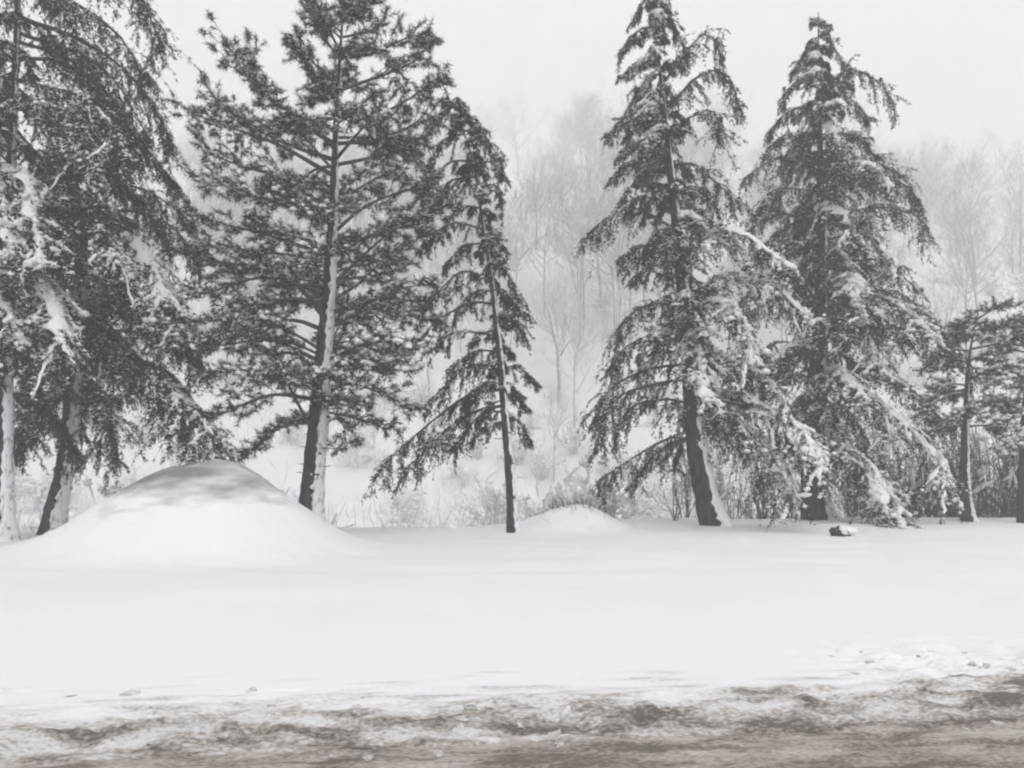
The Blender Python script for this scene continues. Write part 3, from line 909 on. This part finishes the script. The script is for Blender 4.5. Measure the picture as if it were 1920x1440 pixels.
# --- tall cedar right of centre, trunk curving
conifer("cedar_tree", "tall ragged cedar with dark curving trunk, snow banked along one side", "cedar", 24.0,
        [(1342, 990), (1323, 930), (1306, 840), (1295, 720), (1286, 600), (1275, 500), (1265, 400), (1253, 290), (1242, 180), (1230, 60), (1222, -40)], .34, [
    ([(1240, 160), (1280, 110), (1325, 68), (1352, 108)], 0, .2), ([(1246, 210), (1300, 150), (1348, 138), (1380, 205)], 0, .3), ([(1250, 260), (1300, 215), (1345, 210), (1345, 268)], -.3, .35),
    ([(1232, 60), (1258, 35), (1280, 88)], 0, .1), ([(1256, 310), (1305, 310), (1350, 345), (1394, 388)], 0, .1), ([(1262, 360), (1310, 350), (1350, 400)], .5, .1),
    ([(1266, 410), (1310, 400), (1355, 440)], 1.0, .1), ([(1230, 50), (1195, 60), (1166, 98)], 0, .1), ([(1225, -5), (1205, 5), (1185, 40)], 0, .1), ([(1226, 0), (1245, 5), (1256, 40)], 0, .1),
    ([(1237, 125), (1200, 112), (1160, 148)], 0, .1), ([(1246, 200), (1200, 200), (1140, 252)], 0, .3), ([(1244, 190), (1230, 165), (1215, 205)], -1.2, .6), ([(1250, 270), (1200, 265), (1152, 300)], 0, .1),
    ([(1252, 280), (1235, 240), (1205, 275)], -1.2, .6), ([(1255, 310), (1200, 300), (1145, 335)], .3, .1), ([(1260, 350), (1200, 340), (1160, 380)], -.3, .1), ([(1263, 380), (1200, 370), (1165, 410)], .4, .1),
    ([(1268, 430), (1190, 390), (1135, 410), (1098, 442)], 0, .15), ([(1276, 500), (1220, 460), (1165, 485)], 0, .2), ([(1280, 540), (1220, 510), (1180, 530)], .4, .1),
    ([(1286, 590), (1230, 570), (1170, 605), (1150, 680)], 0, .1), ([(1288, 630), (1230, 630), (1180, 650), (1146, 690)], -.5, .1), ([(1291, 680), (1220, 690), (1140, 730), (1112, 800)], -.4, .15),
    ([(1294, 710), (1230, 720), (1150, 750), (1120, 835)], .3, .05), ([(1298, 760), (1250, 750), (1180, 770), (1150, 830)], 0, .1), ([(1301, 805), (1240, 825), (1180, 860), (1130, 892)], 0, .1),
    ([(1302, 815), (1270, 825), (1230, 850), (1190, 905)], .6, .05), ([(1303, 820), (1285, 825), (1270, 850), (1262, 890)], .8, .05),
    ([(1286, 600), (1300, 620), (1318, 680), (1325, 760)], -2.2, .95), ([(1276, 490), (1330, 440), (1400, 440), (1490, 505)], -1.8, .95), ([(1283, 570), (1350, 520), (1440, 530), (1520, 610)], -1.6, .75),
    ([(1285, 590), (1350, 560), (1395, 600), (1412, 680)], -2.2, .85), ([(1292, 690), (1370, 680), (1440, 710), (1480, 770)], -1.5, .7), ([(1296, 730), (1390, 740), (1460, 780), (1505, 850)], -1.8, .9),
    ([(1297, 745), (1400, 770), (1490, 800), (1532, 885)], -2.2, .95), ([(1298, 770), (1390, 800), (1450, 850), (1478, 925)], -2.0, .9), ([(1299, 790), (1370, 810), (1420, 850), (1440, 905)], -1.2, .4)],
    "cedar", 44, 800, 0, crust=1.6, seed=105, reach_scale=.78, fill_snow=.46)

# --- widest cedar on the right
conifer("cedar_tree", "widest pyramid shaped cedar with pointed top, low snow-loaded boughs reaching the ground", "cedar", 27.2,
        [(1532, 978), (1524, 880), (1530, 750), (1538, 600), (1540, 450), (1538, 300), (1535, 150), (1534, 22)], .42, [
    ([(1534, 60), (1548, 62), (1562, 88)], 0, .1), ([(1534, 70), (1520, 75), (1506, 100)], 0, .1), ([(1535, 100), (1565, 92), (1592, 130)], 0, .2), ([(1535, 105), (1508, 105), (1486, 135)], 0, .2),
    ([(1536, 170), (1595, 132), (1640, 155), (1664, 198)], 0, .2), ([(1537, 190), (1590, 180), (1632, 225)], -.6, .2), ([(1536, 150), (1490, 158), (1462, 200)], 0, .2), ([(1537, 205), (1485, 205), (1440, 245)], 0, .2),
    ([(1538, 260), (1600, 250), (1642, 292)], 0, .15), ([(1538, 260), (1470, 255), (1428, 292)], -.3, .25), ([(1539, 305), (1620, 300), (1688, 330)], 0, .3), ([(1539, 310), (1460, 298), (1394, 335)], 0, .35),
    ([(1540, 345), (1630, 335), (1695, 350), (1722, 388)], -.6, .15), ([(1540, 360), (1460, 350), (1420, 395)], -.5, .4), ([(1540, 400), (1640, 388), (1705, 400), (1722, 430)], 0, .3), ([(1540, 415), (1460, 400), (1395, 435)], .4, .15),
    ([(1540, 450), (1625, 440), (1670, 480), (1682, 520)], -1.4, .75), ([(1540, 470), (1450, 450), (1400, 490)], -.6, .4), ([(1540, 505), (1640, 490), (1715, 545)], 0, .2), ([(1540, 520), (1450, 510), (1380, 570)], 0, .2),
    ([(1540, 560), (1650, 545), (1750, 590), (1792, 640)], 0, .35), ([(1538, 620), (1650, 605), (1760, 650), (1815, 700)], .4, .3), ([(1539, 570), (1640, 560), (1710, 600), (1740, 650)], -2.0, .85), ([(1538, 600), (1580, 580), (1620, 620), (1640, 690)], -2.4, .85),
    ([(1540, 540), (1560, 520), (1590, 550), (1610, 610)], -2.4, .6), ([(1535, 660), (1460, 640), (1400, 690)], 0, .2), ([(1534, 690), (1640, 690), (1720, 740), (1770, 800)], .5, .2), ([(1532, 700), (1610, 730), (1690, 790), (1750, 850), (1773, 908)], -2.4, 1.0),
    ([(1531, 730), (1600, 740), (1660, 790), (1690, 850)], -2.0, .8), ([(1529, 760), (1590, 780), (1620, 820), (1640, 880)], -1.0, .3), ([(1526, 800), (1600, 850), (1655, 900), (1692, 950), (1702, 990)], -4.0, 1.0),
    ([(1527, 790), (1590, 840), (1640, 890), (1668, 975)], -3.6, .9), ([(1530, 740), (1560, 760), (1580, 800), (1590, 860)], -2.4, .6), ([(1530, 750), (1490, 760), (1470, 800), (1460, 850)], .3, .2), ([(1526, 800), (1500, 810), (1480, 850)], .8, .1),
    ([(1540, 480), (1570, 470), (1600, 510), (1606, 560)], -2.4, .85)],
    "cedar", 62, 820, 80, crust=1.4, seed=106, reach_scale=.9, fill_snow=.48)

# --- small pines at the right edge
conifer("pine_tree", "small flat-topped pine with bare lower trunk before the brown thicket", "pine", 26.6,
        [(1815, 978), (1808, 900), (1810, 780), (1816, 680), (1828, 610), (1838, 572)], .18, [
    ([(1832, 600), (1862, 580), (1893, 572)], 0, .1), ([(1824, 630), (1860, 615), (1880, 610)], -.4, .2), ([(1824, 635), (1800, 620), (1790, 640)], 0, .2), ([(1820, 655), (1870, 645), (1920, 640)], 0, .35),
    ([(1817, 680), (1770, 670), (1738, 690)], 0, .2), ([(1813, 730), (1765, 740), (1725, 775)], 0, .2), ([(1814, 715), (1860, 695), (1915, 700)], -1, .8), ([(1811, 770), (1860, 760), (1920, 775)], 0, .2), ([(1810, 790), (1775, 790), (1735, 820)], 0, .25),
    ([(1810, 800), (1850, 800), (1890, 830)], -.4, .5)],
    "pine", 14, 800, 600, crust=.9, seed=107, reach_scale=.8, fill_snow=.35, rise=.2, drop=.3, tuft=1.1)
conifer("pine_tree", "pine at the frame edge, only trunk side and lower boughs showing", "pine", 26.2,
        [(1921, 975), (1918, 880), (1922, 760), (1928, 660), (1935, 580)], .2, [
    ([(1926, 690), (1890, 690), (1860, 720)], -.5, .6), ([(1930, 640), (1900, 630), (1880, 645)], 0, .4), ([(1922, 760), (1890, 770), (1865, 800)], 0, .4), ([(1920, 790), (1900, 800), (1890, 840)], -.6, .8), ([(1930, 650), (1970, 640), (2010, 660)], 0, .3),
    ([(1924, 740), (1970, 740), (2010, 770)], 0, .3)],
    "pine", 12, 800, 590, crust=.8, seed=108, reach_scale=.8, fill_snow=.35, rise=.2, drop=.3)

# ------------------------------------------------------------------ bare trees and shrubs (prototypes)
def branchy(r, h, rad, levels, nbr, spread, sides, up=.35, wob=.10, ratio=.58):
    """levels of polylines: returns list per level of (P[n,K,3], R[n,K])."""
    K = 7
    k = np.linspace(0, 1, K)
    p = np.zeros((1, K, 3))
    p[0, :, 2] = k * h
    p[0, :, :2] += np.cumsum(r.normal(0, wob * h * .12, (K, 2)), 0) * k[:, None]
    R = (rad * (1 - .8 * k))[None]
    out = [(p, R)]
    for lv in range(levels):
        pp, RR, dd = [], [], []
        par, pr = out[-1]
        for i in range(len(par)):
            t = r.uniform(.35 if lv == 0 else .25, 1, nbr[lv])
            seg = par[i]
            ln = np.linalg.norm(seg[-1] - seg[0])
            q = np.stack([np.interp(t * (K - 1), np.arange(K), seg[:, c]) for c in range(3)], 1)
            tr = np.interp(t * (K - 1), np.arange(K), pr[i]) * .6
            T = unit(seg[-1] - seg[0])
            d = unit(T * (1 - spread) + unit(r.normal(size=(nbr[lv], 3))) * spread + np.array([0, 0, up]))
            l = ln * ratio * (1.15 - .55 * t) * r.uniform(.7, 1.25, nbr[lv])
            b_ = q[:, None] + d[:, None] * (l[:, None] * k)[..., None]
            b_ += np.cumsum(r.normal(0, 1, b_.shape), 1) * (l[:, None, None] * .025)
            b_[:, :, 2] += (l * .12)[:, None] * k[None] ** 2
            b_[:, 0] = q
            pp.append(b_)
            RR.append(tr[:, None] * (1 - .75 * k)[None])
        out.append((np.concatenate(pp), np.concatenate(RR)))
    return out

def add_levels(b, lv, sides):
    for (p, R), s in zip(lv, sides):
        b.add(*tubes(p, np.maximum(R, .006), s))

tree_protos = []
for i in range(6):
    r = np.random.default_rng(200 + i)
    h = r.uniform(8, 12)
    lv = branchy(r, h, r.uniform(.14, .22), 3, (14, 7, 5), .62, None, up=.30)
    bt, bc = MB(), MB()
    bt.add(*tubes(lv[0][0], lv[0][1], 8))
    for (p, R), s in zip(lv[1:], (5, 3, 3)):
        bc.add(*tubes(p[:, ::2], np.maximum(R[:, ::2], .012), s))
    tree_protos.append((bt.mesh("trunk", M["frosted"], smooth=True), bc.mesh("branches", M["frosted"], smooth=True), h))
def place_tree(i, loc, sc, rz, label, group=None, lean=(0, 0), widen=1.0):
    o = empty("bare_tree", loc)
    o.rotation_euler = (lean[0], lean[1], rz)
    o.scale = (sc, sc, sc)
    tag(o, label, "tree", group)
    tm, cm, h = tree_protos[i]
    for nm, me, w in (("trunk", tm, widen), ("branches", cm, 1)):
        c = bpy.data.objects.new(nm, me)
        COL.objects.link(c)
        c.parent = o
        c.scale = (w, w, 1)
    return o
R2 = np.random.default_rng(77)
for px, py, hpx, i, wd, lb in (
    (1052, 752, 200, 0, 2.3, "bare hillside tree with thick ivy-dark trunk, nearest in the central gap"),
    (1078, 812, 190, 3, 1.2, "thin bare tree right beside the thick ivy-dark trunk"),
    (1008, 470, 150, 1, 2.2, "faint upright dark tree high in the fog of the central gap"),
    (1185, 640, 190, 2, 1.0, "slender bare tree half hidden behind the ragged cedar"),
    (1040, 905, 130, 4, .8, "small bare sapling standing behind the small snow mound"),
    (705, 905, 130, 5, .7, "thin straight sapling on the snow between pine and slim cedar")):
    p = hit(px, py, 26)
    sc = hpx / F_PX * p[1] / tree_protos[i][2]
    place_tree(i, p - np.array([0, 0, .2]), sc, R2.uniform(0, 6), lb, widen=wd)
def zone(x, Y):
    px = CX + F_PX * x / Y
    for lim, w in ((330, "past the two dark mound cedars"), (830, "behind the bushy pine"), (1140, "in the open gap beside the slim cedar"),
                   (1440, "behind the ragged curving cedar"), (1740, "behind the widest cedar"), (9e9, "beyond the small flat-topped pine")):
        if px < lim:
            return w
n = 0
while n < 270:
    Y = 78 + 162 * R2.random() ** 1.15
    x = R2.uniform(-.72, .72) * Y
    z = float(terrain(x, Y))
    place_tree(int(R2.integers(0, 6)), (x, Y, z - .2), R2.uniform(.75, 1.5), R2.uniform(0, 6.28),
               *(lambda w, r: ("bare %s tree %s" % (r, w), "bare %s trees %s" % (r, w)))(zone(x, Y), "grey lower-slope" if Y < 110 else "faint middle-slope" if Y < 165 else "foggy ridge"), (R2.normal(0, .05), R2.normal(0, .05)))
    n += 1

# shrubs
def shrub_proto(seed, h, stems, fan, snowy, mt):
    r = np.random.default_rng(seed)
    K = 7
    k = np.linspace(0, 1, K)
    b, s = MB(), MB()
    az = r.uniform(0, 2 * np.pi, stems)
    tilt = np.abs(r.normal(0, fan, stems))
    L = h * r.uniform(.55, 1.1, stems)
    d = np.stack([np.cos(az) * np.sin(tilt), np.sin(az) * np.sin(tilt), np.cos(tilt)], 1)
    st = np.stack([np.cos(az), np.sin(az), 0 * az], 1) * r.uniform(0, .3, stems)[:, None]
    p = st[:, None] + d[:, None] * (L[:, None] * k)[..., None]
    p[:, :, 2] -= (L * .18 * tilt)[:, None] * k[None] ** 2
    p += np.cumsum(r.normal(0, .02 * h, p.shape) * k[None, :, None], 1)
    b.add(*tubes(p, np.repeat((.013 * (1 - .7 * k))[None], stems, 0) * r.uniform(.6, 1.5, (stems, 1)), 4))
    m = stems * 6
    i, t = r.integers(0, stems, m), r.uniform(.3, .95, m)
    q = np.stack([[np.interp(tt * (K - 1), np.arange(K), p[ii, :, c]) for c in range(3)] for ii, tt in zip(i, t)])
    dd = unit(d[i] + r.normal(0, .6, (m, 3)))
    l = L[i] * .34 * r.uniform(.5, 1.2, m)
    kk = np.linspace(0, 1, 4)
    w = q[:, None] + dd[:, None] * (l[:, None] * kk)[..., None]
    w[:, 1:] += r.normal(0, .012, (m, 3, 3))
    b.add(*tubes(w, np.repeat((.0065 * (1 - .5 * kk))[None], m, 0), 3))
    if snowy:
        sel = r.random(m) < .5 * snowy
        Q = w[sel].copy()
        Rr = r.uniform(.02, .055, (sel.sum(), 1)) * np.array([[.5, 1, 1, .4]])
        Q[:, :, 2] += Rr * .5
        s.add(*tubes(Q, Rr, 5))
        nb_ = int(40 * snowy)
        j = r.integers(0, m, nb_)
        s.add(*blobs(w[j, 2], r.uniform(.04, .12, (nb_, 1)) * np.array([[1.2, 1.2, .7]])))
    return b.mesh("stems", M[mt], smooth=True), (s.mesh("snow_load", M["snow"], smooth=True) if snowy else None)
SP = {"brown": [shrub_proto(300 + i, 2.1, 20, .34, .15, "brush") for i in range(4)],
      "snowy": [shrub_proto(320 + i, 1.7, 18, .55, 1.6, "frosted") for i in range(4)],
      "thin": [shrub_proto(340 + i, 1.5, 8, .4, .0, "brush") for i in range(3)]}
def place_shrub(kind, i, loc, sc, label, group=None, rz=None):
    o = empty("bare_shrub" if kind != "snowy" else "snowy_shrub", loc)
    o.scale = (sc, sc, sc)
    o.rotation_euler = (0, 0, R2.uniform(0, 6.28) if rz is None else rz)
    tag(o, label, "shrub", group)
    for nm, me in zip(("stems", "snow_load"), SP[kind][i % len(SP[kind])]):
        if me is None:
            continue
        c = bpy.data.objects.new(nm, me)
        COL.objects.link(c)
        c.parent = o
        if nm == "snow_load":
            c["kind"] = "stuff"
    return o
def on_ground(px, Y):
    x = P(px, 950, Y)[0]
    return np.array([x, Y, ground_z(x, Y) - .05])
# brown thicket on the right, behind the cedars
for j, px in enumerate(np.linspace(1590, 1960, 26)):
    Y = 28.6 + R2.uniform(0, 4.5)
    place_shrub("brown", j, on_ground(px + R2.normal(0, 10), Y), R2.uniform(1.3, 2.0), *(("leafless brown shrub in the thicket between widest cedar and flat-topped pine", "brown thicket left of the flat-topped pine") if px < 1805 else ("leafless brown shrub in the thicket between flat-topped pine and frame-edge pine", "brown thicket right of the flat-topped pine")))
for j, px in enumerate((1285, 1335, 1375, 1405, 1430, 1460, 1485)):
    place_shrub("brown", j + 1, on_ground(px, 28.4 + R2.uniform(0, 2)), R2.uniform(.95, 1.4), "leafless brown shrub between the ragged cedar and the widest cedar trunk", "brown shrubs between the two cedar trunks")
for px, lb in ((1262, "sparse leafless shrub standing left of the ragged cedar trunk"),):
    place_shrub("thin", 0, on_ground(px, 26.8), 1.0, lb)
# snow-laden shrubs between pine and slim cedar and behind the small mound
for j, px in enumerate(np.linspace(720, 935, 5)):
    place_shrub("snowy", j, on_ground(px, 24.6 + R2.uniform(0, 3.5)) + np.array([0, 0, .2]), R2.uniform(.5, .85), "snow laden shrub behind the gap between pine and slim cedar", "snow laden shrubs between pine and slim cedar")
for j, px in enumerate((995, 1030, 1062, 1100, 1128)):
    place_shrub("snowy", j + 2, on_ground(px, 27.6 + R2.uniform(0, 2)), R2.uniform(.9, 1.5), "snow laden shrub behind the small low snow mound", "snow laden shrubs behind the small mound")
for j, px in enumerate((455, 480, 515, 545, 60, 210, 260)):
    place_shrub("snowy", j, on_ground(px, 25.5 + R2.uniform(0, 3)), R2.uniform(.9, 1.5), "snow laden shrub seen past the big mound and its trunks", "snow laden shrubs behind the big mound")
# brush scattered over the lower hillside
for j in range(150):
    Y = R2.uniform(42, 110)
    x = R2.uniform(-.7, .7) * Y
    place_shrub("snowy", j, (x, Y, float(terrain(x, Y)) - .05), R2.uniform(.9, 2.0), *(lambda w, r: ("snowy hillside shrub %s %s" % (r, w), "snowy hillside shrubs %s %s" % (r, w)))(zone(x, Y), "at the foot," if Y < 64 else "higher up,"))
# undergrowth nobody could count
b = MB()
m = 13000
Yb = 40 + 150 * R2.random(m) ** 1.2
xb = R2.uniform(-.72, .72, m) * Yb
keep = fbm(xb * .12, Yb * .12, 3) > -.15
Yb, xb = Yb[keep], xb[keep]
m = len(xb)
k = np.linspace(0, 1, 3)
rng = np.random.default_rng(9)
d = unit(np.stack([R2.normal(0, .45, m), R2.normal(0, .45, m), np.ones(m)], 1))
Lb = R2.uniform(.6, 2.6, m)
Pb = np.stack([xb, Yb, terrain(xb, Yb) - .1], 1)[:, None] + d[:, None] * (Lb[:, None] * k)[..., None]
b.add(*tubes(Pb, np.repeat((.022 * (1 - .6 * k))[None], m, 0), 3))
o = b.build("undergrowth", M["frosted"])
tag(o, "frosted twiggy undergrowth covering the snowy hillside", "undergrowth", kind="stuff")

# ------------------------------------------------------------------ small things
# dark stone with a snow cap
rng = np.random.default_rng(5)
p = at_ground(1574, 1003, 0)
rk = empty("rock", (p[0], p[1], -.04))
tag(rk, "small dark rock capped with snow, lying alone before the widest cedar", "rock")
def lump(n_u, n_v, sx, sy, sz, seed, amp=.25):
    th, ph = np.linspace(.02, math.pi - .02, n_v), np.arange(n_u) / n_u * 2 * np.pi
    D = np.stack([np.sin(th)[:, None] * np.cos(ph), np.sin(th)[:, None] * np.sin(ph), np.cos(th)[:, None] + 0 * ph], -1)
    w = 1 + amp * fbm(D[..., 0] * 1.6 + seed, D[..., 1] * 1.6 + D[..., 2] * 1.9, 3)
    V = (D * w[..., None] * np.array([sx, sy, sz])).reshape(-1, 3)
    q = [(r_ * n_u + s, (r_ + 1) * n_u + s, (r_ + 1) * n_u + (s + 1) % n_u, r_ * n_u + (s + 1) % n_u) for r_ in range(n_v - 1) for s in range(n_u)]
    return V, np.array(q)
b = MB(); V, q = lump(16, 10, .22, .18, .17, 3.1, .5); b.add(V + np.array([0, 0, .08]), q)
b.build("stone", M["rock"], rk, smooth=False)
b = MB(); V, q = lump(16, 10, .30, .22, .12, 8.2, .3); b.add(V + np.array([.16, .03, .15]), q)
b.build("snow_cap", M["snow"], rk, smooth=True)

# dry grass poking through the crest of the small mound
(c_, r_, h_) = MOUNDS[1]
b = MB()
m_ = 170
gx_, gy_ = c_[0] + R2.normal(.1, .45, m_), c_[1] + R2.normal(-.1, .35, m_)
gz_ = np.array([ground_z(a_, b_) for a_, b_ in zip(gx_, gy_)])
gd_ = unit(np.stack([R2.normal(-.15, .35, m_), R2.normal(0, .3, m_), np.ones(m_)], 1))
k_ = np.linspace(0, 1, 4)
gp_ = np.stack([gx_, gy_, gz_ - .05], 1)[:, None] + gd_[:, None] * (R2.uniform(.12, .5, m_)[:, None] * k_)[..., None]
gp_[:, :, 0] -= .06 * k_[None] ** 2
b.add(*tubes(gp_, np.repeat((.006 * (1 - .7 * k_))[None], m_, 0), 3))
tag(b.build("dry_grass", M["brush"]), "dry grass stalks poking through the small snow mound", "grass", kind="stuff")

# clods of dirty snow thrown up along the verge
clod_me = []
for i in range(6):
    b = MB(); b.add(*lump(9, 6, 1, .8, .6, 20 + 3 * i, .7)); clod_me.append(b.mesh("snow_clod", M["clod"], smooth=True))
spots = [(250, 1300, .11), (262, 1330, .08), (900, 1330, .10), (1055, 1330, .11), (1100, 1315, .08), (1630, 1240, .06),
         (1605, 1262, .07), (1700, 1300, .10), (1820, 1243, .06), (1850, 1250, .06), (1895, 1255, .07), (520, 1350, .06), (340, 1352, .06), (470, 1295, .08)]
for j in range(34):
    spots.append((R2.uniform(-40, 1960), R2.uniform(1300, 1400), R2.uniform(.025, .065)))
for j in range(14):
    spots.append((R2.uniform(1560, 1940), R2.uniform(1215, 1300), R2.uniform(.02, .045)))
for j, (px, py, r_) in enumerate(spots):
    p = at_ground(px, py, 0)
    u, v = to_road(p[0], p[1])
    z = float(verge_h(u, v)) if v > 0 else float(road_h(u, v))
    o = bpy.data.objects.new("snow_clod", clod_me[j % 6])
    COL.objects.link(o)
    o.location = (p[0], p[1], z - r_ * .12)
    r_ *= .72
    o.scale = (r_ * R2.uniform(.9, 1.4), r_, r_ * R2.uniform(.6, .9))
    o.rotation_euler = (R2.normal(0, .2), R2.normal(0, .2), R2.uniform(0, 6))
    w = ("in the churned patch under the small flat-topped pine" if px > 1550 and py < 1305 else "on the verge in front of the big mound" if px < 500 else
         "on the verge in front of the pine" if px < 850 else "on the verge in front of the slim cedar" if px < 1180 else "on the verge in front of the ragged cedar" if px < 1550 else "at the road edge in the corner below the thicket")
    tag(o, "%s lump of dirty snow %s" % ("large" if r_ >= .055 else "small", w), "snow clod", "%s snow clods %s" % ("large" if r_ >= .055 else "small", w))

# ------------------------------------------------------------------ air full of falling snow
m = bpy.data.materials.new("haze")
m.use_nodes = True
nt = m.node_tree
nt.nodes.clear()
out = nt.nodes.new("ShaderNodeOutputMaterial")
pv = nt.nodes.new("ShaderNodeVolumePrincipled")
pv.inputs["Color"].default_value = (.985, .985, .99, 1)
pv.inputs["Density"].default_value = .0049
pv.inputs["Density Attribute"].default_value = ""
nt.links.new(pv.outputs[0], out.inputs["Volume"])
try:
    m.cycles.homogeneous_volume = True
except Exception:
    pass
hx, hy0, hy1, hz0, hz1 = 410, -55, 410, -8, 134
V = np.array([(x, y, z) for z in (hz0, hz1) for y in (hy0, hy1) for x in (-hx, hx)], float)
b = MB()
b.add(V, np.array([(0, 2, 3, 1), (4, 5, 7, 6), (0, 1, 5, 4), (2, 6, 7, 3), (0, 4, 6, 2), (1, 3, 7, 5)]))
o = b.build("haze", m)
tag(o, "pale snow filled air thickening towards the hillside", "haze", kind="stuff")
